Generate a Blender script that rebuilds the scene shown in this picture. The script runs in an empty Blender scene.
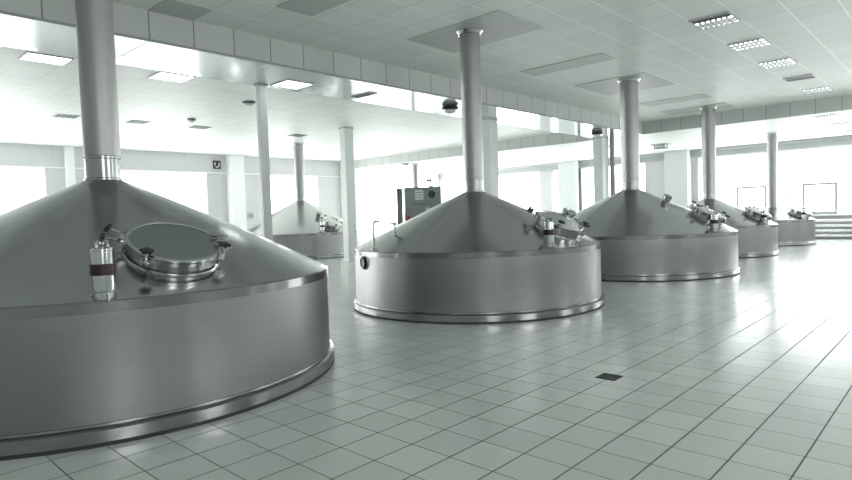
import bpy, math, random
from mathutils import Vector, Matrix

# ------------------------------------------------------------------ basics
U = 0.3                       # one floor tile in metres; all builders below work in floor tiles
sc = bpy.context.scene
col = sc.collection
R = math.radians
random.seed(4)

# ------------------------------------------------------------------ camera
def make_camera():
    f_px, yaw, pitch, roll = 589.8, -0.7510, -0.0425, -0.0320
    f = Vector((math.sin(yaw) * math.cos(pitch), math.cos(yaw) * math.cos(pitch), math.sin(pitch)))
    r = f.cross(Vector((0, 0, 1))).normalized()
    u = r.cross(f)
    r2 = r * math.cos(roll) + u * math.sin(roll)
    u2 = -r * math.sin(roll) + u * math.cos(roll)
    cam = bpy.data.cameras.new('camera')
    cam.sensor_fit = 'HORIZONTAL'
    cam.sensor_width = 36.0
    cam.lens = f_px * 36.0 / 852.0
    cam.clip_start = 0.05
    cam.clip_end = 300
    o = bpy.data.objects.new('camera', cam)
    m = Matrix((r2, u2, -f)).transposed().to_4x4()
    m.translation = Vector((4.224, -10.203, 4.568)) * U
    o.matrix_world = m
    col.objects.link(o)
    sc.camera = o
make_camera()

# ------------------------------------------------------------------ sky, daylight, exposure
W_STRENGTH = 10.8
LAMP = 4.5
sc.cycles.max_bounces = 14
sc.cycles.diffuse_bounces = 8
sc.cycles.glossy_bounces = 6
sc.cycles.transparent_max_bounces = 12
sc.view_settings.view_transform = 'Standard'
sc.view_settings.look = 'None'
sc.view_settings.gamma = 1.0
sc.view_settings.use_curve_mapping = False
sc.view_settings.exposure = 0.0
world = bpy.data.worlds.new('overcast_sky')
sc.world = world
world.use_nodes = True
bg = world.node_tree.nodes['Background']
bg.inputs['Color'].default_value = (0.975, 1.0, 0.99, 1)
bg.inputs['Strength'].default_value = W_STRENGTH

def portal(name, loc, rot, sx, sy):
    l = bpy.data.lights.new(name, 'AREA')
    l.shape = 'RECTANGLE'
    l.size = sx * U
    l.size_y = sy * U
    l.cycles.is_portal = True
    o = bpy.data.objects.new(name, l)
    o.location = Vector(loc) * U
    o.rotation_euler = rot
    col.objects.link(o)

# ------------------------------------------------------------------ materials
def new_mat(name):
    m = bpy.data.materials.new(name)
    m.use_nodes = True
    nt = m.node_tree
    return m, nt, nt.nodes['Principled BSDF']

def ramp_mix(nt, fac, a, b):
    n = nt.nodes.new('ShaderNodeMix')
    n.data_type = 'RGBA'
    nt.links.new(fac, n.inputs[0])
    for s, v in ((6, a), (7, b)):
        if isinstance(v, tuple):
            n.inputs[s].default_value = v + (1,)
        else:
            nt.links.new(v, n.inputs[s])
    return n.outputs[2]

def plain(name, c, rough=0.5, metal=0.0, vary=0.06, scale=6.0, spec=0.5):
    m, nt, b = new_mat(name)
    tc = nt.nodes.new('ShaderNodeTexCoord')
    nz = nt.nodes.new('ShaderNodeTexNoise')
    nz.inputs['Scale'].default_value = scale
    nz.inputs['Detail'].default_value = 3
    nt.links.new(tc.outputs['Object'], nz.inputs['Vector'])
    lo = tuple(max(0, x * (1 - vary)) for x in c)
    hi = tuple(min(1, x * (1 + vary)) for x in c)
    nt.links.new(ramp_mix(nt, nz.outputs['Fac'], lo, hi), b.inputs['Base Color'])
    b.inputs['Roughness'].default_value = rough
    b.inputs['Metallic'].default_value = metal
    b.inputs['Specular IOR Level'].default_value = spec
    return m

def math_node(nt, op, a, b=None):
    n = nt.nodes.new('ShaderNodeMath')
    n.operation = op
    for i, v in ((0, a), (1, b)):
        if v is None:
            continue
        if isinstance(v, (int, float)):
            n.inputs[i].default_value = v
        else:
            nt.links.new(v, n.inputs[i])
    return n.outputs[0]

def line_mask(nt, coord, offset, pitch, width):
    """1 on a line of the given width (tiles) repeated every pitch, soft edged"""
    t = math_node(nt, 'DIVIDE', math_node(nt, 'SUBTRACT', coord, offset * U), pitch * U)
    fr = math_node(nt, 'FRACT', math_node(nt, 'ADD', t, 0.5))
    d = math_node(nt, 'ABSOLUTE', math_node(nt, 'SUBTRACT', fr, 0.5))
    mr = nt.nodes.new('ShaderNodeMapRange')
    w = width / pitch / 2
    mr.inputs['From Min'].default_value = w * 0.7
    mr.inputs['From Max'].default_value = w * 1.3
    mr.inputs['To Min'].default_value = 1
    mr.inputs['To Max'].default_value = 0
    nt.links.new(d, mr.inputs['Value'])
    return mr.outputs['Result'], t

def tile_mat(name, base, line, off, pitch, width, rough, axes=('X', 'Y'), vary=0.05, spec=0.5, line_rough=0.8, lit_line=None):
    m, nt, b = new_mat(name)
    g = nt.nodes.new('ShaderNodeNewGeometry')
    sp = nt.nodes.new('ShaderNodeSeparateXYZ')
    nt.links.new(g.outputs['Position'], sp.inputs[0])
    masks, ids = [], []
    for k, ax in enumerate(axes):
        mk, t = line_mask(nt, sp.outputs[ax], off[k], pitch[k], width[k])
        masks.append(mk)
        ids.append(math_node(nt, 'FLOOR', t))
    mask = masks[0]
    for mk in masks[1:]:
        mask = math_node(nt, 'MAXIMUM', mask, mk)
    cb = nt.nodes.new('ShaderNodeCombineXYZ')
    for k, i in enumerate(ids):
        nt.links.new(i, cb.inputs[k])
    wn = nt.nodes.new('ShaderNodeTexWhiteNoise')
    nt.links.new(cb.outputs[0], wn.inputs['Vector'])
    lo = tuple(x * (1 - vary) for x in base)
    hi = tuple(min(1, x * (1 + vary)) for x in base)
    cell = ramp_mix(nt, wn.outputs['Value'], lo, hi)
    c0 = ramp_mix(nt, mask, cell, line)
    if lit_line:
        c0 = ramp_mix(nt, masks[0], c0, lit_line)
    nt.links.new(c0, b.inputs['Base Color'])
    rr = nt.nodes.new('ShaderNodeMapRange')
    rr.inputs['To Min'].default_value = rough
    rr.inputs['To Max'].default_value = line_rough
    nt.links.new(mask, rr.inputs['Value'])
    nt.links.new(rr.outputs['Result'], b.inputs['Roughness'])
    b.inputs['Specular IOR Level'].default_value = spec
    return m, nt, b, mask

def brushed(name, c, rough, aniso, streak=0.08, stretch=(1, 1, 40)):
    m, nt, b = new_mat(name)
    tc = nt.nodes.new('ShaderNodeTexCoord')
    mp = nt.nodes.new('ShaderNodeMapping')
    mp.inputs['Scale'].default_value = stretch
    nz = nt.nodes.new('ShaderNodeTexNoise')
    nz.inputs['Scale'].default_value = 3.0
    nz.inputs['Detail'].default_value = 4
    nt.links.new(tc.outputs['Object'], mp.inputs[0])
    nt.links.new(mp.outputs[0], nz.inputs['Vector'])
    lo = tuple(x * (1 - streak) for x in c)
    hi = tuple(min(1, x * (1 + streak)) for x in c)
    nt.links.new(ramp_mix(nt, nz.outputs['Fac'], lo, hi), b.inputs['Base Color'])
    b.inputs['Metallic'].default_value = 1.0
    b.inputs['Roughness'].default_value = rough
    b.inputs['Anisotropic'].default_value = aniso
    tg = nt.nodes.new('ShaderNodeTangent')
    tg.direction_type = 'RADIAL'
    tg.axis = 'Z'
    nt.links.new(tg.outputs[0], b.inputs['Tangent'])
    return m

def emit_mat(name, c, s):
    m, nt, b = new_mat(name)
    b.inputs['Base Color'].default_value = c + (1,)
    b.inputs['Emission Color'].default_value = c + (1,)
    b.inputs['Emission Strength'].default_value = s
    return m

def glass_mat():
    m, nt, b = new_mat('window_glass')
    tr = nt.nodes.new('ShaderNodeBsdfTransparent')
    tr.inputs['Color'].default_value = (0.98, 0.985, 0.98, 1)
    gl = nt.nodes.new('ShaderNodeBsdfGlossy')
    gl.inputs['Roughness'].default_value = 0.02
    mx = nt.nodes.new('ShaderNodeMixShader')
    mx.inputs[0].default_value = 0.06
    nt.links.new(tr.outputs[0], mx.inputs[1])
    nt.links.new(gl.outputs[0], mx.inputs[2])
    nt.links.new(mx.outputs[0], nt.nodes['Material Output'].inputs['Surface'])
    nt.nodes.remove(b)
    return m

M = {}
M['floor'], _nt, _b, _mask = tile_mat('floor_tiles', (0.56, 0.59, 0.568), (0.10, 0.108, 0.105), (0, 0), (1, 1), (0.032, 0.023), 0.21, spec=0.45)
_bp = _nt.nodes.new('ShaderNodeBump')
_bp.inputs['Strength'].default_value = 0.25
_bp.inputs['Distance'].default_value = 0.003
_bp.invert = True
_nt.links.new(_mask, _bp.inputs['Height'])
_nt.links.new(_bp.outputs[0], _b.inputs['Normal'])
PX, PY, OX, OY = 1.97, 2.0187, -22.14, 0.82      # suspended ceiling grid
M['ceiling'] = tile_mat('ceiling_tiles', (0.74, 0.765, 0.745), (0.50, 0.52, 0.51), (OX, OY), (PX, PY), (0.06, 0.045), 0.55, vary=0.03, spec=0.3, line_rough=0.4, lit_line=(0.95, 0.96, 0.95))[0]  # lines along y painted pale, as window light catching the grid bars
M['ceiling_dark_lines'] = tile_mat('ceiling_tiles_inner', (0.78, 0.81, 0.79), (0.90, 0.92, 0.91), (OX, OY), (PX, PY), (0.07, 0.03), 0.5, vary=0.02, spec=0.35)[0]
M['fascia_y'] = tile_mat('fascia_panels', (0.54, 0.56, 0.545), (0.22, 0.24, 0.23), (OY,), (PY,), (0.06,), 0.5, axes=('Y',), vary=0.03, spec=0.3)[0]
M['fascia_x'] = tile_mat('fascia_panels_cross', (0.54, 0.56, 0.545), (0.22, 0.24, 0.23), (OX,), (PX,), (0.05,), 0.5, axes=('X',), vary=0.03, spec=0.3)[0]
M['soffit'] = tile_mat('glossy_soffit', (0.62, 0.66, 0.66), (0.45, 0.48, 0.48), (OY,), (3 * PY,), (0.05,), 0.10, axes=('Y',), vary=0.02, spec=0.9)[0]
M['soffit'].node_tree.nodes['Principled BSDF'].inputs['Metallic'].default_value = 0.55
M['wall'] = plain('wall_paint', (0.50, 0.50, 0.505), 0.6, vary=0.02)
M['wall_panel'] = tile_mat('wall_band_panels', (0.60, 0.598, 0.605), (0.5, 0.5, 0.51), (0,), (5.2,), (0.05,), 0.55, axes=('Y',), vary=0.02)[0]
M['lintel'] = plain('lintel_grey', (0.33, 0.35, 0.35), 0.5)
M['dim_wall'] = plain('hall_wall_paint', (0.62, 0.64, 0.63), 0.7, vary=0.03)
M['white_paint'] = plain('white_metal_paint', (0.84, 0.835, 0.845), 0.35, vary=0.02)
M['frame'] = plain('window_frame_paint', (0.42, 0.44, 0.45), 0.4, vary=0.02)
M['pipe_dull'] = plain('dull_grey_pipe', (0.34, 0.345, 0.34), 0.5)
M['pilaster'] = plain('pilaster_paint', (0.58, 0.60, 0.62), 0.4, vary=0.02)
M['sash'] = plain('sash_paint', (0.40, 0.41, 0.42), 0.4, vary=0.02)
M['column'] = plain('column_paint', (0.72, 0.75, 0.735), 0.35, vary=0.03)
M['glass'] = glass_mat()
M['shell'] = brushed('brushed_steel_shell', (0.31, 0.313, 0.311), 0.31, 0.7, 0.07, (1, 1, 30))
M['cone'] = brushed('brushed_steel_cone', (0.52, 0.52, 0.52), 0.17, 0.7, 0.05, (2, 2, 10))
M['pipe'] = brushed('satin_steel_pipe', (0.385, 0.385, 0.385), 0.44, 0.2, 0.04, (2, 2, 4))
M['polish'] = plain('polished_steel', (0.58, 0.60, 0.595), 0.12, 1.0, 0.03)
M['lid'] = plain('satin_steel_lid', (0.36, 0.375, 0.37), 0.22, 1.0, 0.04)
M['lid_bright'] = plain('bright_steel_lid', (0.66, 0.67, 0.665), 0.26, 1.0, 0.03)
M['sight'] = plain('sight_glass', (0.30, 0.34, 0.33), 0.06, 0.3, 0.03)
M['black'] = plain('black_plastic', (0.012, 0.013, 0.014), 0.35)
M['dark_matte'] = plain('near_black_matte', (0.03, 0.033, 0.033), 0.7)
M['red'] = plain('dark_red_band', (0.022, 0.001, 0.005), 0.45, vary=0.15)
M['redbright'] = plain('red_plastic', (0.35, 0.02, 0.05), 0.4)
M['cab'] = plain('grey_green_enamel', (0.27, 0.31, 0.295), 0.4)
M['cab_dark'] = plain('dark_grey_enamel', (0.17, 0.19, 0.19), 0.4)
M['patch'] = plain('metal_ceiling_panel', (0.46, 0.48, 0.465), 0.5, vary=0.04)
M['dark_slot'] = plain('dark_louvre', (0.07, 0.075, 0.075), 0.6)
M['louvre'] = plain('white_louvre', (0.75, 0.78, 0.77), 0.4)
M['louvre_grey'] = plain('grey_louvre_blades', (0.30, 0.32, 0.31), 0.4)
M['tube'] = emit_mat('lit_diffuser', (0.95, 1.0, 1.0), LAMP)
M['drain'] = plain('cast_iron', (0.03, 0.032, 0.032), 0.6)

# ------------------------------------------------------------------ mesh helpers (tile units)
class MB:
    def __init__(s):
        s.v, s.f, s.mi, s.cur = [], [], [], 0
    def add(s, vs, fs, mat=None):
        n = len(s.v)
        for p in vs:
            p = Vector(p)
            s.v.append(mat @ p if mat is not None else p)
        for f in fs:
            s.f.append([n + i for i in f])
            s.mi.append(s.cur)
        return s
    def box(s, a, b, mat=None):
        x0, y0, z0 = a
        x1, y1, z1 = b
        vs = [(x0, y0, z0), (x1, y0, z0), (x1, y1, z0), (x0, y1, z0), (x0, y0, z1), (x1, y0, z1), (x1, y1, z1), (x0, y1, z1)]
        fs = [(0, 3, 2, 1), (4, 5, 6, 7), (0, 1, 5, 4), (1, 2, 6, 5), (2, 3, 7, 6), (3, 0, 4, 7)]
        return s.add(vs, fs, mat)
    def lathe(s, prof, seg=32, mat=None, closed=False, cap0=False, cap1=False):
        vs, fs = [], []
        n = len(prof)
        for k in range(seg):
            a = 2 * math.pi * k / seg
            for r, z in prof:
                vs.append((r * math.cos(a), r * math.sin(a), z))
        for k in range(seg):
            k2 = (k + 1) % seg
            for i in range(n if closed else n - 1):
                j = (i + 1) % n
                fs.append((k * n + i, k2 * n + i, k2 * n + j, k * n + j))
        if cap0:
            fs.append(tuple(k * n for k in range(seg))[::-1])
        if cap1:
            fs.append(tuple(k * n + n - 1 for k in range(seg)))
        return s.add(vs, fs, mat)
    def cyl(s, r, z0, z1, seg=24, mat=None, bev=0.0):
        if bev:
            prof = [(r - bev, z0), (r, z0 + bev), (r, z1 - bev), (r - bev, z1)]
        else:
            prof = [(r, z0), (r, z1)]
        return s.lathe(prof, seg, mat, cap0=True, cap1=True)
    def tube(s, pts, r, seg=12):
        pts = [Vector(p) for p in pts]
        vs, fs = [], []
        up = Vector((0.13, 0.31, 0.94)).normalized()
        for i, p in enumerate(pts):
            d = (pts[min(i + 1, len(pts) - 1)] - pts[max(i - 1, 0)]).normalized()
            a = d.cross(up)
            if a.length < 1e-3:
                a = d.cross(Vector((1, 0, 0)))
            a.normalize()
            b = d.cross(a)
            for k in range(seg):
                t = 2 * math.pi * k / seg
                vs.append(p + a * (r * math.cos(t)) + b * (r * math.sin(t)))
        for i in range(len(pts) - 1):
            for k in range(seg):
                k2 = (k + 1) % seg
                fs.append((i * seg + k, i * seg + k2, (i + 1) * seg + k2, (i + 1) * seg + k))
        fs.append(tuple(range(seg))[::-1])
        fs.append(tuple((len(pts) - 1) * seg + k for k in range(seg)))
        return s.add(vs, fs)
    def build(s, name, mats, parent=None, smooth=True, bevel=0.0, origin=None):
        me = bpy.data.meshes.new(name)
        off = Vector(origin) if origin is not None else Vector((0, 0, 0))
        me.from_pydata([tuple((p - off) * U) for p in s.v], [], s.f)
        if not isinstance(mats, (list, tuple)):
            mats = [mats]
        for m in mats:
            me.materials.append(m)
        me.polygons.foreach_set('material_index', s.mi)
        if smooth:
            me.polygons.foreach_set('use_smooth', [True] * len(me.polygons))
            me.set_sharp_from_angle(angle=R(32))
        me.update()
        o = bpy.data.objects.new(name, me)
        col.objects.link(o)
        o.location = off * U
        if parent is not None:
            o.parent = parent
        if bevel:
            b = o.modifiers.new('bevel', 'BEVEL')
            b.width = bevel * U
            b.segments = 2
            b.limit_method = 'ANGLE'
        return o

def tag(o, label=None, cat=None, group=None, kind=None):
    for k, v in (('label', label), ('category', cat), ('group', group), ('kind', kind)):
        if v:
            o[k] = v
    return o

def thing(name, label, cat, loc, rz=0.0, group=None):
    o = bpy.data.objects.new(name, None)
    o.empty_display_size = 0.2
    col.objects.link(o)
    o.location = Vector(loc) * U
    o.rotation_euler = (0, 0, rz)
    return tag(o, label, cat, group)

def struct(o):
    o['kind'] = 'structure'
    return o

def copy_tree(o, parent=None):
    c = o.copy()
    col.objects.link(c)
    if parent is not None:
        c.parent = parent
    for ch in list(o.children):
        copy_tree(ch, c)
    return c

# ------------------------------------------------------------------ the setting
ZT, ZB = 13.84, 12.535                 # suspended ceiling, underside of the dropped beams
XL, XR, YN, YF, YS = -73.0, 16.0, -24.0, 77.0, 53.0
BX0, BX1 = -27.0, -22.14               # long dropped beam

struct(MB().box((XL - 1, YN - 1, -0.6), (XR + 1, YF + 1, 0)).build('floor', M['floor'], smooth=False))
mb = MB()
mb.box((BX1, YN, ZT), (XR, YS, ZT + 0.5))
mb.box((XL, YN, ZT), (BX0, YS, ZT + 0.5))
mb.box((XL, YS + 0.3, ZB), (XR, YF, ZB + 0.5))
struct(mb.build('ceiling', M['ceiling'], smooth=False))
# long beam: panelled sides, glossy underside
mb = MB()
x0, x1 = BX0, BX1
vs = [(x0, YN, ZB), (x1, YN, ZB), (x1, YS, ZB), (x0, YS, ZB), (x0, YN, ZT + .5), (x1, YN, ZT + .5), (x1, YS, ZT + .5), (x0, YS, ZT + .5)]
mb.add(vs, [(4, 5, 6, 7), (0, 1, 5, 4), (1, 2, 6, 5), (2, 3, 7, 6), (3, 0, 4, 7)])
mb.cur = 1
mb.add(vs, [(0, 3, 2, 1)])
struct(mb.build('trim_1', [M['fascia_y'], M['soffit']], smooth=False))
# dark edge strip along the beam's lower corner
struct(MB().box((BX1 - 0.02, YN, ZB - 0.05), (BX1 + 0.04, YS, ZB + 0.06)).build('trim_2', M['lintel'], smooth=False))
# cross step where the ceiling drops
struct(MB().box((BX1, YS, ZB), (XR, YS + 0.3, ZT + .5)).box((XL, YS, ZB), (BX0, YS + 0.3, ZT + .5)).build('trim_3', M['fascia_x'], smooth=False))
struct(MB().box((BX0, YS, ZB), (BX1, YS + 0.3, ZT + .5)).build('trim_4', M['fascia_x'], smooth=False))
# hall walls beyond the frame
struct(MB().box((XL - 1, YN - 1, 0), (XR, YN, ZT + 0.5)).build('wall_back', M['dim_wall'], smooth=False))

SILL, LOW, HEAD = 3.05, 0.9, 11.35
# openings: left wall (y ranges), far wall (x ranges)
LW = [(-22, 9.6), (17.6, 28.8), (37.4, 47.5), (56.3, 76.0)]
FILL_RW = [(-15, -9.5), (4, 9.5), (24, 29.5), (43, 48.5)]  # unseen right wall windows, added to fill the foreground with daylight
FW = [(-71.5, -50.3), (-47.9, -46.5), (-42.3, -32.0), (-24.4, 13.0)]
def wall_with_openings(name, axis, pos, lo, hi, opens, top, mat, out, low=lambda a: SILL):
    mb = MB()
    def bx(a, b, z0, z1):
        if axis == 'x':
            mb.box((min(pos, pos + out), a, z0), (max(pos, pos + out), b, z1))
        else:
            mb.box((a, pos, z0), (b, pos + 1, z1))
    bx(lo, hi, HEAD, top)
    e = lo
    for a, b in opens:
        bx(e, a, 0, HEAD)
        bx(a, b, 0, low(a))
        e = b
    bx(e, hi, 0, HEAD)
    return struct(mb.build(name, mat, smooth=False))
wall_with_openings('wall_left', 'x', XL, YN, YF, LW, ZT + .5, M['wall_panel'], -1, lambda a: LOW)
wall_with_openings('wall_right', 'x', XR, YN - 1, YF + 1, FILL_RW, ZT + .5, M['dim_wall'], 1)
wall_with_openings('wall_far', 'y', YF, XL, XR, FW, ZT + .5, M['wall'], 1, lambda a: LOW if a < -30 else SILL)

wn = [0]
def window(axis, pos, a, b, mull, sashes=(), out=-1, SILL=SILL):
    wn[0] += 1
    def P(mb, a0, b0, z0, z1, d0=0.35, d1=0.6):
        if axis == 'x':
            e0, e1 = sorted((pos + out * d0, pos + out * d1))
            mb.box((e0, a0, z0), (e1, b0, z1))
        else:
            mb.box((a0, pos + d0, z0), (b0, pos + d1, z1))
    mb = MB()
    t = 0.14
    P(mb, a, b, SILL, SILL + t)
    P(mb, a, b, HEAD - t, HEAD)
    P(mb, a, a + t, SILL + t, HEAD - t)
    P(mb, b - t, b, SILL + t, HEAD - t)
    w = struct(mb.build('window_%d' % wn[0], M['white_paint'], smooth=False))
    for m in mull:
        q = MB()
        P(q, m - 0.1, m + 0.1, SILL + t, HEAD - t)
        q.build('mullion', M['frame'], w, smooth=False)
    for (s0, s1, z0, z1) in sashes:
        q = MB()
        f = 0.28
        for aa in ((s0, s1, z0, z0 + f), (s0, s1, z1 - f, z1), (s0, s0 + f, z0 + f, z1 - f), (s1 - f, s1, z0 + f, z1 - f)):
            P(q, *aa, d0=0.2, d1=0.7)
        q.build('sash', M['sash'], w, smooth=False)
    q = MB()
    P(q, a + t, b - t, SILL + t, HEAD - t, 0.46, 0.48)
    q.build('pane', M['glass'], w, smooth=False)
    c = (a + b) / 2
    zc = (SILL + HEAD) / 2
    if axis == 'x':
        portal('daylight', (pos + out * 0.9, c, zc), (0, out * R(90), 0), HEAD - SILL, b - a)
    else:
        portal('daylight', (c, pos + 0.9, zc), (-R(90), 0, 0), b - a, HEAD - SILL)
for (a, b), ml in zip(LW, ([-12, -2], [], [], [66])):
    window('x', XL, a, b, ml, SILL=LOW)
for (a, b), ml, sa in zip(FW, ([-61], [], [-37], [-13.6, -2.5, 5]), ((), (), (), ((-19.6, -15.9, SILL + .1, 7.0), (-11.9, -8.2, SILL + .1, 7.0)))):
    window('y', YF, a, b, ml, sa, SILL=LOW if a < -30 else SILL)

for a, b in FILL_RW:
    window('x', XR, a, b, [(a + b) / 2], out=1)  # added windows on the unseen right wall, for fill light

# lintels, pilasters, sills
tn = [4]
def trim(mb, mat, bevel=0.0):
    tn[0] += 1
    return struct(mb.build('trim_%d' % tn[0], mat, smooth=False, bevel=bevel))
trim(MB().box((XL, YF - 0.25, 11.45), (XR, YF, 12.12)), M['lintel'])
trim(MB().box((XL, YF - 0.12, 12.12), (XR, YF, ZB)), M['wall'])
trim(MB().box((-25.3, YF - 0.4, SILL - 0.15), (XR, YF, SILL)), M['white_paint'], 0.03)
trim(MB().box((XL, YN, 11.25), (XL + 0.15, YF, 11.40)), M['white_paint'])
for y0, y1, d in ((11.6, 12.5, .7), (31.8, 34.0, 1.1), (52.2, 54.2, 1.1)):
    trim(MB().box((XL, y0, 0), (XL + d, y1, ZT if y1 < 53 else ZB)), M['white_paint'])
for x0, x1, d in ((-46.5, -44.8, .3), (-44.66, -42.6, 1.4), (-28.5, -25.3, 1.6), (-9.2, -8.9, .3)):
    if x0 > -10:
        continue
    trim(MB().box((x0, YF - d, 0), (x1, YF, ZB)), M['pilaster'], 0.04)
trim(MB().box((-42.6, YF - .5, LOW), (-42.15, YF, HEAD)), M['cab_dark'])

# ------------------------------------------------------------------ brewing vats
def surf(v, rho):
    """height of the cone above radius rho"""
    s = (v['R'] - rho) / (v['R'] - v['rn'])
    return v['zr'] + (v['zn'] - v['zr']) * s + 0.06 * math.sin(math.pi * max(0, min(1, s)))

def frame_on_cone(v, th, rho, lift=0.0):
    sl = math.atan2(v['zn'] - v['zr'], v['R'] - v['rn'])
    rad = Vector((math.cos(th), math.sin(th), 0))
    n = rad * math.sin(sl) + Vector((0, 0, 1)) * math.cos(sl)
    t = Vector((-math.sin(th), math.cos(th), 0))        # to the right seen from outside
    d = t.cross(n)                                       # direction along the slope
    m = Matrix((t, n.cross(t), n)).transposed().to_4x4()
    m.translation = rad * rho + Vector((0, 0, surf(v, rho))) + n * lift
    return m

def star_knob(mb, mat, r=0.13):
    """five lobed hand knob, axis +z"""
    mb.cyl(r * 0.72, 0, 0.11, 14, mat, 0.02)
    for k in range(5):
        a = 2 * math.pi * k / 5
        mb.cyl(r * 0.36, 0.005, 0.105, 8, mat @ Matrix.Translation((r * 0.72 * math.cos(a), r * 0.72 * math.sin(a), 0)), 0.02)

def manhole(v, root, th, rho, dome, port, swung, bolts, hinge):
    zs = .68 if not dome else .95
    Mx = frame_on_cone(v, th, rho) @ Matrix.Diagonal((1, 1, zs, 1))
    rr = 1.02
    mb = MB()
    mb.lathe([(rr + .12, -.30), (rr + .12, -.02), (rr + .10, .03), (rr + .03, .05), (rr + .02, .26), (rr + .07, .28), (rr + .07, .40), (rr + .04, .42),
              (rr - .08, .42), (rr - .08, -.30)], 64, Mx)
    ring = mb.build('manhole', M['polish_soft'], root)
    mb = MB()
    prof = [(rr + .06, .42), (rr + .08, .45), (rr + .08, .50), (rr + .05, .54), (rr + .01, .535), (rr - .01, .50)]
    if dome:
        prof += [(rr * (1 - k / 8) * .97, .50 + dome * (1 - (1 - k / 8) ** 2)) for k in range(1, 8)] + [(0.001, .50 + dome)]
        mb.lathe(prof, 64, Mx)
        lid = mb.build('lid', M['lid_bright'], ring)
    else:
        mb.lathe(prof, 64, Mx)
        mb.build('lid_rim', M['polish'], ring)
        mb = MB()
        mb.lathe([(rr, .495), (rr * .5, .51), (0.001, .515)], 64, Mx)
        lid = mb.build('lid', M['lid'], ring)
    if port:
        Mp = Mx @ Matrix.Translation((0.38, -0.04, .50 + dome * .72))
        mb = MB()
        mb.lathe([(.30, -.1), (.30, .14), (.34, .16), (.34, .27), (.30, .30), (.24, .30), (.22, .24)], 32, Mp)
        mb.build('sight_port', M['polish'], ring)
        mb = MB()
        mb.cyl(.23, .2, .25, 32, Mp)
        mb.build('port_glass', M['sight'], ring)
    # hinge on the uphill side
    Mh = Mx @ Matrix.Rotation(R(hinge), 4, 'Z')
    mb = MB()
    mb.box((rr - .1, -.22, .56), (rr + .30, -.12, .66), Mh).box((rr - .1, .12, .56), (rr + .30, .22, .66), Mh)
    mb.box((rr + .05, -.3, .30), (rr + .2, -.22, .62), Mh).box((rr + .05, .22, .30), (rr + .2, .3, .62), Mh)
    mb.cyl(.06, -.34, .34, 10, Mh @ Matrix.Translation((rr + .22, 0, .5)) @ Matrix.Rotation(R(90), 4, 'X'))
    mb.build('hinge', M['polish'], ring)
    # swing bolts with star knobs
    for k, a in enumerate(bolts):
        Mk = Mx @ Matrix.Rotation(R(a), 4, 'Z') @ Matrix.Translation((rr + .13, 0, 0))
        if a in swung:
            Mk = Mk @ Matrix.Translation((0, 0, .34)) @ Matrix.Rotation(R(swung[a]), 4, 'Y') @ Matrix.Translation((0, 0, -.30))
        mb = MB()
        mb.cyl(.035, .26, .74, 10, Mk)
        mb.cyl(.085, .28, .36, 10, Mk @ Matrix.Translation((-.02, 0, 0)))
        mb.box((-.16, -.09, .16), (.05, -.05, .40), Mk).box((-.16, .05, .16), (.05, .09, .40), Mk)
        mb.cyl(.04, -.11, .11, 8, Mk @ Matrix.Translation((0, 0, .30)) @ Matrix.Rotation(R(90), 4, 'X'))
        mb.build('swing_bolt', M['polish'], ring)
        mb = MB()
        star_knob(mb, Mk @ Matrix.Translation((0, 0, .66)), 0.145)
        mb.build('knob', M['black'], ring)['label'] = 'black star shaped hand knob'

def lamp_on_vat(v, root, th, rho):
    b = Vector((rho * math.cos(th), rho * math.sin(th), surf(v, rho)))
    T = Matrix.Translation(b) @ Matrix.Rotation(th, 4, 'Z') @ Matrix.Diagonal((1, 1, .9, 1))
    mb = MB()
    r = .225
    mb.lathe([(r - .015, -.16), (r - .015, .05), (r - .04, .06), (r - .04, .075), (r, .09), (r, .50), (r, 1.02), (r + .01, 1.03), (r + .01, 1.07), (r - .03, 1.09), (.05, 1.10), (0.001, 1.10)], 40, T)
    lamp = mb.build('inspection_lamp', M['polish'], root)
    lamp['label'] = 'upright polished inspection lamp with a dark red band'
    mb = MB()
    mb.lathe([(r + .001, .45), (r + .022, .455), (r + .022, .715), (r + .001, .72)], 40, T)
    mb.build('band', M['red'], lamp)['label'] = 'dark red band'
    for k, a in enumerate((60, 180, 300)):
        Tk = T @ Matrix.Rotation(R(a), 4, 'Z') @ Matrix.Translation((.11, 0, 1.08))
        mb = MB()
        mb.cyl(.022, 0, .14, 8, Tk)
        mb.cyl(.05, .03, .09, 8, Tk)
        for sgn in (-1, 1):
            mb.box((-.015, -.02, 0), (.015, .02, .13), Tk @ Matrix.Translation((0, 0, .08)) @ Matrix.Rotation(R(38 * sgn), 4, 'X'))
        mb.build('wing_nut', M['lid'], lamp)
    for k, a in enumerate((20, 160, 270)):
        Tk = T @ Matrix.Rotation(R(a), 4, 'Z') @ Matrix.Translation((r + .01, 0, 0))
        mb = MB()
        mb.cyl(.03, -.14, .03, 8, Tk)
        mb.build('foot', M['polish'], lamp)

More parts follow.
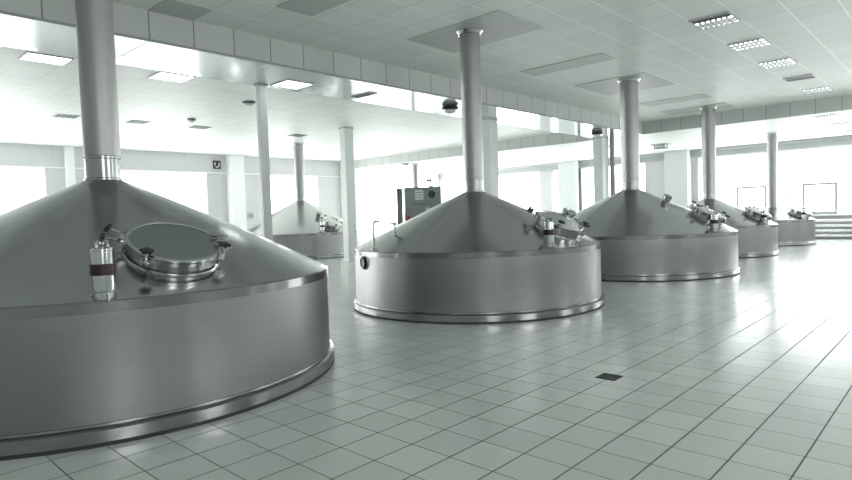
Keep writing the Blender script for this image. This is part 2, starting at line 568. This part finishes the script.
def make_vat(label, x, y, Rf, Rs, zr, zn, rn, ztop, man=None, lamp=None, dome=.16, port=False, swung={}, bolts=(-150, -95, -35, 100, 150), hinge=35, seg=128):
    v = dict(R=Rs, zr=zr, zn=zn, rn=rn)
    root = thing('brewing_vat', label, 'brewing vat', (x, y, 0), group='brewing vats in the hall')
    mb = MB()
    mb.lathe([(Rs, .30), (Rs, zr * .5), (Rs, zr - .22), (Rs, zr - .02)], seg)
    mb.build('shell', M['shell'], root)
    mb = MB()
    prof = []
    for k in range(17):
        rho = Rs + (rn - Rs) * k / 16
        prof.append((rho, surf(v, rho)))
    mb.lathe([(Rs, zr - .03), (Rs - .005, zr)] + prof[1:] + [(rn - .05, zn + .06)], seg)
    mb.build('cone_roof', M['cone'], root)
    mb = MB()
    mb.lathe([(Rs + .001, zr - .24), (Rs + .018, zr - .235), (Rs + .018, zr - .015), (Rs - .01, zr + .022)], seg)
    mb.build('rim_band', M['rim'], root)
    mb = MB()
    mb.lathe([(Rs - .02, .46), (Rs + .025, .45), (Rs + .03, .40), (Rs + .015, .385), (Rf - .03, .36), (Rf, .335), (Rf, .09), (Rf - .02, .07)], seg)
    mb.build('base_ring', M['polish_soft'], root)
    mb = MB()
    mb.lathe([(Rf - .01, .085), (Rf - .01, .0)], seg)
    mb.build('dark_foot_ring', M['dark_matte'], root)  # thin dark ring between the base ring and the floor
    # neck collar, chimney, ceiling flange
    mb = MB()
    c = rn * .98
    mb.lathe([(c + .03, zn - .05), (c + .03, zn + .03), (c, zn + .06), (c, zn + .62), (c + .03, zn + .64), (c + .03, zn + .70), (c, zn + .72), (c, zn + .8)], 48)
    mb.build('neck_collar', M['lid'] if Rf < 6.8 and x < -15 else M['collar'], root)
    mb = MB()
    mb.lathe([(c - .01, zn + .5), (c + .012, zn + .88), (c + .012, ztop)], 48)
    mb.build('chimney', M['pipe'], root)
    mb = MB()
    mb.lathe([(c + .012, ztop - .24), (c + .07, ztop - .22), (c + .18, ztop - .06), (c + .18, ztop + .0)], 48)
    mb.build('ceiling_flange', M['polish'], root)
    if man:
        manhole(v, root, R(man[0]), man[1], dome, port, swung, bolts, hinge)
    if lamp:
        lamp_on_vat(v, root, R(lamp[0]), lamp[1])
    return root, v

M['collar'] = plain('satin_collar_steel', (0.36, 0.363, 0.36), 0.34, 1.0, 0.03)
M['rim'] = plain('rolled_rim_steel', (0.30, 0.302, 0.30), 0.16, 1.0, 0.03)
M['polish_soft'] = plain('bright_rolled_steel', (0.34, 0.343, 0.342), 0.2, 1.0, 0.03)

def stub(v, root, th, rho, r=.3, h=.5):
    Mx = frame_on_cone(v, R(th), rho)
    mb = MB()
    mb.lathe([(r - .04, -.25), (r - .04, h * .45), (r, h * .5), (r, h * .95), (r - .04, h), (0.001, h + .02)], 28, Mx)
    mb.build('capped_stub', M['lid'], root)

v1, d1 = make_vat('largest nearest steel brewing vat cut off by the left edge of the photo', -15.229, -3.669, 6.747, 6.605, 2.989, 5.935, .50, ZT, (-2.0, 4.98), (-19.5, 6.36), dome=0, swung={142: 78, 160: 84}, bolts=(-143, -32, 142, 160), hinge=-8)
v2, d2 = make_vat('steel brewing vat with a hooked pipe, second from the left along the aisle', -14.686, 13.79, 6.355, 6.201, 2.96, 5.664, .52, ZT, (1.0, 4.75), (-19.3, 5.86), dome=.32, port=True, swung={118: 68, 138: 55}, bolts=(-151, -66, -46, 118, 138), hinge=-15)
v3, d3 = make_vat('steel brewing vat in the middle of the row, capped stub on its cone', -14.125, 31.416, 6.955, 6.86, 2.846, 5.90, .63, ZT, (3.0, 5.1), (-16.6, 6.5), dome=.12)
v4, d4 = make_vat('smaller steel brewing vat just in front of the ceiling step, fourth along the aisle', -14.2, 48.885, 5.62, 5.56, 2.75, 5.21, .60, ZT, (-5.0, 4.1), (-15.0, 5.1), dome=.12)
v5, d5 = make_vat('smallest farthest steel brewing vat beside the radiator and tall windows', -12.6, 65.4, 4.1, 4.03, 2.75, 4.15, .50, ZB, (-10.0, 2.75), (-27.0, 3.7), dome=.16, port=True)
v6, d6 = make_vat('pale steel brewing vat standing alone in the left bay behind the slim column', -56.7, 32.6, 7.8, 7.6, 2.9, 6.78, .66, ZT, (-3.0, 6.2), (-16.5, 7.2), dome=.16)
stub(d3, v3, -11.3, 2.75)
stub(d6, v6, -9.0, 4.45, .32, .6)

# extras of the hooked-pipe vat
def hook_pipe():
    p = Vector((-15.943, 7.891, 0)) - Vector((-14.686, 13.79, 0))
    z = surf(d2, p.length)
    pts = [(p.x, p.y, z - .15 + .1 * k) for k in range(14)]
    top = z + 1.15
    rt = Vector((0.73, 0.68, 0))
    for k in range(1, 8):
        a = R(22 * k)
        q = p + rt * (.16 * (1 - math.cos(a)))
        pts.append((q.x, q.y, top + .16 * math.sin(a)))
    o = MB().tube(pts, .055).build('vent_hook', M['lid'], v2)
    MB().lathe([(.13, z - .12), (.13, z + .05), (.06, z + .07)], 16, Matrix.Translation((p.x, p.y, 0))).build('hook_foot', M['polish'], o)
    p = Vector((-15.817, 9.134, 0)) - Vector((-14.686, 13.79, 0))
    z = surf(d2, p.length)
    T = Matrix.Translation((p.x, p.y, z))
    o = MB().cyl(.05, -.15, .58, 12, T).build('vent_valve', M['lid'], v2)
    MB().cyl(.09, .42, .50, 12, T).box((-.26, -.05, .50), (.10, .05, .58), T @ Matrix.Rotation(R(40), 4, 'Z')).build('valve_handle', M['lid'], o)
    th = R(-107.9)
    n = Vector((math.cos(th), math.sin(th), 0))
    t = Vector((-math.sin(th), math.cos(th), 0))
    m = Matrix((t, Vector((0, 0, 1)), n)).transposed().to_4x4()
    m.translation = n * 6.19 + Vector((0, 0, 2.45))
    o = MB().lathe([(.31, -.08), (.31, .10), (.24, .16), (.2, .12), (.001, .10)], 28, m).build('port_plug', M['black'], v2)
    o['label'] = 'round black plug on the vat wall'
    MB().lathe([(.33, -.08), (.36, -.02), (.36, .03), (.31, .05)], 28, m).build('plug_ring', M['polish'], o)
hook_pipe()

# ------------------------------------------------------------------ columns and pipes
def column(label, x, y, sx, sy, top, mat=None):
    root = thing('column', label, 'column', (x, y, 0))
    MB().box((-sx / 2, -sy / 2, 0), (sx / 2, sy / 2, top)).build('shaft', mat or M['column'], root, smooth=False, bevel=.03)
    MB().box((-sx / 2 - .06, -sy / 2 - .06, 0), (sx / 2 + .06, sy / 2 + .06, .35)).build('plinth', M['white_paint'], root, smooth=False, bevel=.02)
    MB().box((-sx / 2 - .05, -sy / 2 - .05, top - .12), (sx / 2 + .05, sy / 2 + .05, top)).build('top_plate', M['frame'], root, smooth=False)
    return root
column('slim pale green steel column behind the nearest vat, under the long beam', -26.5, 8.95, .32, .56, ZB)
column('square white column right beside the steel vat in the left bay', -43.5, 29.35, .85, 1.15, ZT)
column('pale column directly behind the chimney of the hooked-pipe vat', -26.2, 30.7, .9, 1.25, ZB)
c4 = column('wide white column behind the chimney of the middle vat, drainpipe on it', -26.4, 51.6, 1.1, 1.5, ZB)

def vent_pipe():
    root = thing('vent_pipe', 'thin pale pipe rising to the ceiling behind the grey control cabinet', 'pipe', (-58.4, 55.0, 0))
    MB().cyl(.40, 0, ZB, 32).build('tube', M['pipe'], root)
    MB().lathe([(.40, ZB - .5), (.62, ZB - .4), (.62, ZB)], 32).build('collar', M['polish'], root)
    MB().lathe([(.55, 0), (.55, .2), (.40, .25)], 32).build('base_flange', M['polish'], root)
vent_pipe()
def riser():
    root = thing('riser_pipe', 'thin pale pipe rising right behind the chimney of the farthest vat', 'pipe', (-13.42, 71.0, 0))
    MB().cyl(.17, 0, ZB, 20).build('tube', M['white_paint'], root)
    MB().lathe([(.17, .25), (.28, .2), (.28, 0)], 20).build('base_flange', M['frame'], root)
riser()
def drain_pipe():
    root = thing('drainpipe', 'thin dark grey drainpipe standing beside the wide white column', 'pipe', (-25.55, 52.62, 0))
    MB().cyl(.26, 0, ZB, 20).build('tube', M['pipe_dull'], root)
    for z in (3.0, 8.0, 11.5):
        MB().cyl(.29, z, z + .14, 20).box((-.6, -.06, z), (0, .06, z + .14)).build('bracket', M['frame'], root)
drain_pipe()

# ------------------------------------------------------------------ control cabinet in the left bay
def cabinet():
    loc = Vector((-27.4, 23.5, 0))
    d = Vector((4.224, -10.203, 0)) - loc
    ang = math.atan2(d.y, d.x) + R(90) + R(6)
    root = thing('control_cabinet', 'grey green control cabinet behind the hooked-pipe vat', 'cabinet', loc, ang)
    w, dp, h = 2.8, 1.6, 6.75
    MB().box((-w / 2, 0, .25), (w / 2, dp, h)).build('body', M['cab'], root, smooth=False, bevel=.04)
    MB().box((-w / 2 + .05, .1, 0), (w / 2 - .05, dp - .05, .25)).build('plinth', M['cab_dark'], root, smooth=False)
    door = MB().box((-w / 2 + .08, -.07, .35), (w / 2 - .08, 0, h - .1)).build('door', M['cab'], root, smooth=False, bevel=.02)
    MB().box((-.62, -.09, h - .98), (.02, -.065, h - .22)).build('label_plate', M['louvre'], door, smooth=False)['label'] = 'white label plate'
    q = MB()
    for k in range(3):
        q.box((-.56, -.097, h - .44 - k * .2), (-.06, -.088, h - .39 - k * .2))
    q.build('label_lines', M['cab_dark'], door, smooth=False)
    Mk = Matrix.Translation((.68, -.07, h - .58)) @ Matrix.Rotation(R(90), 4, 'X')
    MB().cyl(.27, 0, .08, 28, Mk, .02).box((-.04, -.22, .08), (.04, .22, .16), Mk).build('rotary_switch', M['black'], door)['label'] = 'round black rotary switch'
    q = MB()
    q.box((-.85, -.16, h - 1.38), (.12, -.08, h - 1.26))
    q.cyl(.07, -.02, .12, 12, Matrix.Translation((.1, -.07, h - 1.32)) @ Matrix.Rotation(R(90), 4, 'X'))
    q.build('handle', M['cab_dark'], door, smooth=False)
    Mp = Matrix.Translation((.3, -.07, h - 1.75)) @ Matrix.Rotation(R(90), 4, 'X')
    MB().cyl(.16, 0, .22, 20, Mp, .03).build('lamp_button', M['louvre'], door)['label'] = 'white domed button'
    Mp = Matrix.Translation((-1.15, -.07, h - 2.45)) @ Matrix.Rotation(R(90), 4, 'X')
    MB().cyl(.22, 0, .16, 20, Mp, .03).build('stop_button', M['redbright'], door)['label'] = 'red stop button'
    for k, xx in enumerate((-.55, -.2)):
        Mp = Matrix.Translation((xx, -.07, h - 2.4)) @ Matrix.Rotation(R(90), 4, 'X')
        MB().cyl(.1, 0, .12, 16, Mp, .02).build('push_button', M['black'], door)
    q = MB().box((.62, .5, h), (.72, .6, h + .55)).box((.35, .45, h + .45), (.78, .65, h + .62)).box((.58, .42, h), (.9, .68, h + .1))
    q.build('beacon_bracket', M['cab_dark'], root, smooth=False)
    # narrow side box
    r2 = thing('cable_duct', 'narrow dark cable duct standing left of the grey control cabinet', 'duct', loc, ang)
    MB().box((-w / 2 - .62, .1, 0), (-w / 2 - .2, .9, h - .15)).build('trunk', M['cab_dark'], r2, smooth=False, bevel=.03)
    MB().box((-w / 2 - .66, .06, h - .15), (-w / 2 - .16, .94, h - .05)).build('cap', M['cab'], r2, smooth=False)
cabinet()

# ------------------------------------------------------------------ ceiling panels, lights, vents
def patch(label, x0, y0, x1, y1):
    o = MB().box((x0, y0, ZT - .035), (x1, y1, ZT + .02)).build('ceiling_panel', M['patch'], smooth=False, origin=((x0 + x1) / 2, (y0 + y1) / 2, ZT))
    return tag(o, label, 'ceiling panel', 'dark metal ceiling panels')
def ringpatch(label, cx, cy, x0, y0, x1, y1):
    """panel cut round the chimney, as a square frame with a round hole"""
    q = MB()
    n = 40
    vs, fs = [], []
    for z in (ZT - .035, ZT + .02):
        for k in range(n):
            a = 2 * math.pi * (k + .5) / n
            ca, sa = math.cos(a), math.sin(a)
            vs.append((cx + .5 * ca, cy + .5 * sa, z))
            tx = ((x1 - cx) / ca) if ca > 0 else ((x0 - cx) / ca)
            ty = ((y1 - cy) / sa) if sa > 0 else ((y0 - cy) / sa)
            t = min(tx, ty)
            vs.append((cx + t * ca, cy + t * sa, z))
    # push the samples nearest a corner onto it so the outline stays square
    for zi in range(2):
        for X, Y in ((x0, y0), (x1, y0), (x1, y1), (x0, y1)):
            ks = min(range(n), key=lambda k: (vs[zi * 2 * n + 2 * k + 1][0] - X) ** 2 + (vs[zi * 2 * n + 2 * k + 1][1] - Y) ** 2)
            vs[zi * 2 * n + 2 * ks + 1] = (X, Y, vs[zi * 2 * n + 2 * ks + 1][2])
    for k in range(n):
        j = (k + 1) % n
        fs.append((2 * k, 2 * j, 2 * j + 1, 2 * k + 1))
        fs.append((2 * k + 1, 2 * j + 1, 2 * n + 2 * j + 1, 2 * n + 2 * k + 1))
    q.add(vs, fs)
    o = q.build('ceiling_panel', M['patch'], smooth=False, origin=(cx, cy, ZT))
    return tag(o, label, 'ceiling panel', 'dark metal ceiling panels')
ringpatch('dark ceiling panel round the chimney of the hooked-pipe vat', -14.686, 13.79, -17.75, 12.35, -11.85, 16.2)
ringpatch('dark ceiling panel round the chimney of the middle vat', -14.125, 31.416, -17.75, 30.0, -12.4, 35.7)
ringpatch('dark ceiling panel round the chimney nearest the ceiling step', -14.2, 48.885, -18.2, 47.6, -12.4, 50.6)
patch('dark ceiling panel at the top left beside the nearest chimney', -22.1, .82, -20.2, 2.84)
patch('dark ceiling panel cut off by the top edge of the photo', -18.1, 4.62, -15.0, 6.5)
patch('long narrow dark ceiling panel between the second and third chimneys', -17.9, 23.1, -12.1, 24.9)
patch('long narrow dark ceiling panel between the third and fourth chimneys', -17.8, 41.6, -12.3, 43.7)

def grid_light(label, x0, y0, x1, y1, z, lit, nx=7, ny=2):
    cx, cy = (x0 + x1) / 2, (y0 + y1) / 2
    w, l = (x1 - x0) / 2, (y1 - y0) / 2
    root = thing('ceiling_light', label, 'ceiling light', (cx, cy, z), group='louvred lights in a row on the ceiling')
    fr = MB().box((-w, -l, -.06), (w, -l + .07, .02)).box((-w, l - .07, -.06), (w, l, .02)).box((-w, -l + .07, -.06), (-w + .07, l - .07, .02)).box((w - .07, -l + .07, -.06), (w, l - .07, .02))
    fr.build('frame', M['frame'], root, smooth=False)
    a, b = {'full': (-l + .07, l - .07), 'half': (-l + l * .75, l - .07), 'off': (0, 0)}[lit]
    if b > a:
        MB().box((-w + .07, a, -.012), (w - .07, b, .02)).build('diffuser', M['tube'], root, smooth=False)
        q = MB()
        for k in range(1, nx):
            xx = -w + .07 + (2 * w - .14) * k / nx
            q.box((xx - .06, a, -.10), (xx + .03, b, -.012))
        for k in range(1, ny + 1):
            yy = a + (b - a) * k / (ny + 1)
            q.box((-w + .07, yy - .06, -.095), (w - .07, yy + .06, -.012))
        q.build('louvre', M['louvre_grey'], root, smooth=False)
    if lit != 'full':
        e = -l + l * .75 if lit == 'half' else l - .07
        MB().box((-w + .07, -l + .07, -.03), (w - .07, e, .02)).build('dark_panel', M['dark_slot'], root, smooth=False)
    return root
ROWL = [('nearest ceiling light of the louvred row, half of it dark', 20.85, 22.8, 'half'),
        ('fully lit louvred ceiling light, second nearest in the row', 27.15, 29.0, 'full'),
        ('lit louvred ceiling light just before the dark unlit fitting', 33.65, 35.6, 'full'),
        ('dark unlit fitting among the lit louvred ceiling lights', 40.4, 41.95, 'off'),
        ('lit louvred ceiling light closest to the ceiling step', 47.0, 48.9, 'full')]
for lb, y0, y1, lit in ROWL:
    grid_light(lb, -6.35, y0, -4.45, y1, ZT, lit)
for lb, y0, y1, lit in (('louvred ceiling light just beyond the ceiling step at the right edge', 54.9, 57.0, 'full'),
                        ('second louvred ceiling light beyond the ceiling step at the right edge', 62.6, 64.8, 'full'),
                        ('dark slot fitting at the right edge near the far windows', 70.4, 71.8, 'off')):
    grid_light(lb, -6.9, y0, -4.95, y1, ZB, lit)

def panel_light(label, x0, y0, x1, y1, z):
    cx, cy = (x0 + x1) / 2, (y0 + y1) / 2
    w, l = (x1 - x0) / 2, (y1 - y0) / 2
    root = thing('panel_light', label, 'ceiling light', (cx, cy, z), group='square panel lights behind the long beam')
    MB().box((-w, -l, -.05), (w, -l + .06, .02)).box((-w, l - .06, -.05), (w, l, .02)).box((-w, -l + .06, -.05), (-w + .06, l - .06, .02)).box((w - .06, -l + .06, -.05), (w, l - .06, .02)).build('frame', M['frame'], root, smooth=False)
    MB().box((-w + .06, -l + .06, -.03), (w - .06, l - .06, .02)).build('diffuser', M['tube'], root, smooth=False)
panel_light('glowing square ceiling panel left of the nearest chimney', -34.2, -1.3, -32.4, .9, ZT)
panel_light('glowing square ceiling panel right of the nearest chimney', -34.2, 5.6, -32.2, 7.8, ZT)
panel_light('glowing square panel under the beam right of the slim column top', -26.3, 9.45, -24.5, 11.3, ZB)

def vent(label, x0, y0, x1, y1, z, n=4):
    cx, cy = (x0 + x1) / 2, (y0 + y1) / 2
    w, l = (x1 - x0) / 2, (y1 - y0) / 2
    root = thing('ceiling_vent', label, 'ceiling vent', (cx, cy, z), group='slotted vents in the left bay ceiling')
    MB().box((-w, -l, -.05), (w, l, .02)).build('backing', M['patch'], root, smooth=False)
    q = MB()
    for k in range(n):
        b = -l + .08 + (2 * l - .16) * k / n
        q.box((-w + .08, b + .03, -.075), (w - .08, b + (2 * l - .16) / n - .09, -.05))
    q.build('slots', M['dark_slot'], root, smooth=False)
vent('slotted ceiling vent left of the nearest chimney', -52.4, 5.1, -51.0, 6.85, ZT)
vent('slotted ceiling vent just right of the nearest chimney', -52.2, 10.8, -50.7, 12.5, ZT)
vent('slotted ceiling vent further right of the nearest chimney', -52.0, 16.5, -50.5, 18.3, ZT)
vent('dark slotted vent under the beam above the white column', -26.0, 15.3, -24.1, 16.0, ZB, 2)
vent('faint slotted vent above the lone vat in the left bay', -51.5, 27.5, -50.0, 29.3, ZT)

def dome_lamp(label, x, y, z, r=.62):
    root = thing('dome_lamp', label, 'ceiling lamp', (x, y, z), group='round ceiling lamps under the long beam')
    MB().lathe([(.2, .02), (r * .8, 0), (r, -.10), (r, -.24), (r * .9, -.28), (r * .78, -.26)], 36).build('housing', M['black'], root)['label'] = 'black round housing'
    MB().lathe([(r * .80, -.26), (r * .78, -.36), (r * .62, -.50), (r * .35, -.57), (.001, -.59)], 36).build('bowl', M['bowl'], root)['label'] = 'clear glass bowl'
    MB().lathe([(r * .85, -.27), (r * .88, -.31), (r * .85, -.35), (r * .8, -.33)], 36).build('trim_ring', M['polish'], root)
M['bowl'] = plain('frosted_bowl', (0.70, 0.73, 0.75), 0.12, 0.25)
dome_lamp('round black lamp with glass bowl under the beam beside the second chimney', -24.2, 23.3, ZB)
dome_lamp('round black lamp with glass bowl under the beam beside the third chimney', -24.3, 46.6, ZB)

def detector(label, x, y, z, r=.34):
    root = thing('smoke_detector', label, 'smoke detector', (x, y, z), group='round detectors on the left bay ceiling')
    MB().lathe([(r, .02), (r, -.10), (r * .85, -.16), (r * .6, -.18)], 28).build('base', M['cab_dark'], root)
    MB().lathe([(r * .62, -.16), (r * .6, -.30), (r * .4, -.36), (.001, -.37)], 28).build('sensor', M['louvre'], root)
detector('round ceiling detector just left of the slim column', -37.4, 14.6, ZT, .5)
detector('small round ceiling detector right of the nearest chimney', -47.3, 14.7, ZT, .36)
detector('round ceiling detector above the grey control cabinet', -59.9, 54.4, ZB, .75)

def hung_frame():
    root = thing('hanging_fitting', 'small square fitting hung below the low ceiling between third and fourth chimneys', 'ceiling fitting', (-24.9, 65.0, ZB))
    MB().box((-1.0, -.9, -.10), (1.0, .9, .02)).build('top_plate', M['frame'], root, smooth=False, bevel=.02)
    for k, (sx, sy) in enumerate(((-1, -1), (1, -1), (1, 1), (-1, 1))):
        MB().box((sx * .6 - .05, sy * .55 - .05, -.5), (sx * .6 + .05, sy * .55 + .05, -.10)).build('post', M['cab_dark'], root, smooth=False)
    MB().box((-.68, -.62, -.56), (.68, .62, -.48)).build('lower_frame', M['cab_dark'], root, smooth=False)
    MB().box((-.5, -.45, -.46), (.5, .45, -.14)).build('core', M['louvre'], root, smooth=False)
hung_frame()

# ------------------------------------------------------------------ sign, wall box, radiator, drain
def sign():
    root = thing('exit_sign', 'small dark square sign with a pale bent arrow on the left wall', 'sign', (XL, 30.4, 12.45))
    MB().box((0, -.58, -.58), (.10, .58, .58)).build('plate', M['sign_dark'], root, smooth=False, bevel=.03)
    pts = [(.115, .30, .30)] + [(.115, .30, .30 - .06 * k) for k in range(1, 7)]
    for k in range(1, 9):
        a = R(90 * k / 8)
        pts.append((.115, .30 - .25 * (1 - math.cos(a)), -.06 - .25 * math.sin(a)))
    pts += [(.115, .05 - .07 * k, -.31) for k in range(1, 5)]
    MB().tube(pts, .07, 8).build('arrow', M['louvre'], root)['label'] = 'pale bent arrow'
    MB().add([(.115, -.23, -.12), (.115, -.42, -.10), (.115, -.36, .32), (.115, -.26, .38), (.135, -.23, -.12), (.135, -.42, -.10), (.135, -.36, .32), (.135, -.26, .38)],
             [(0, 1, 2, 3), (7, 6, 5, 4), (0, 4, 5, 1), (1, 5, 6, 2), (2, 6, 7, 3), (3, 7, 4, 0)]).build('arrow_head', M['louvre'], root, smooth=False)
M['sign_dark'] = plain('sign_dark_plastic', (0.03, 0.035, 0.035), 0.4)
sign()
def wall_box():
    root = thing('wall_box', 'small grey box on the left wall right of the broad pilaster', 'wall box', (XL, 35.0, 5.2))
    MB().box((0, -.5, -.4), (.45, .5, .5)).build('case', M['frame'], root, smooth=False, bevel=.04)
    MB().box((.45, -.3, -.15), (.5, .3, .3)).build('cover', M['cab'], root, smooth=False)
    MB().box((.1, .5, -.2), (.3, .62, .3)).build('side_clip', M['cab_dark'], root, smooth=False)
wall_box()
def radiator():
    root = thing('radiator', 'white tubular radiator below the far windows at the right edge', 'radiator', (-7.2, YF - .55, 0))
    for k in range(4):
        z = .45 + .62 * k
        MB().tube([(-3.6, 0, z), (3.0, 0, z)], .17, 16).build('pipe', M['white_paint'], root)
    for x in (-3.3, -.4, 2.7):
        MB().box((x - .09, .05, 0), (x + .09, .3, 2.6)).build('bracket', M['frame'], root, smooth=False)
    for x in (-3.6, 3.0):
        MB().cyl(.14, .45, 2.31, 16, Matrix.Translation((x, 0, 0))).build('header', M['white_paint'], root)
radiator()
def drain():
    root = thing('floor_drain', 'small dark square drain set in the tiled floor', 'drain', (-3.05, 4.72, 0))
    h = .27
    MB().box((-h, -h, -.03), (h, h, .008)).build('tray', M['dark_matte'], root, smooth=False)
    MB().box((-h, -h, .008), (h, -h + .06, .02)).box((-h, h - .06, .008), (h, h, .02)).box((-h, -h + .06, .008), (-h + .06, h - .06, .02)).box((h - .06, -h + .06, .008), (h, h - .06, .02)).build('rim', M['drain'], root, smooth=False)
    q = MB()
    for k in range(6):
        x = -h + .10 + k * (2 * h - .20) / 5
        q.box((x - .03, -h + .06, .008), (x + .03, h - .06, .016))
    q.build('grate', M['drain'], root, smooth=False)
drain()
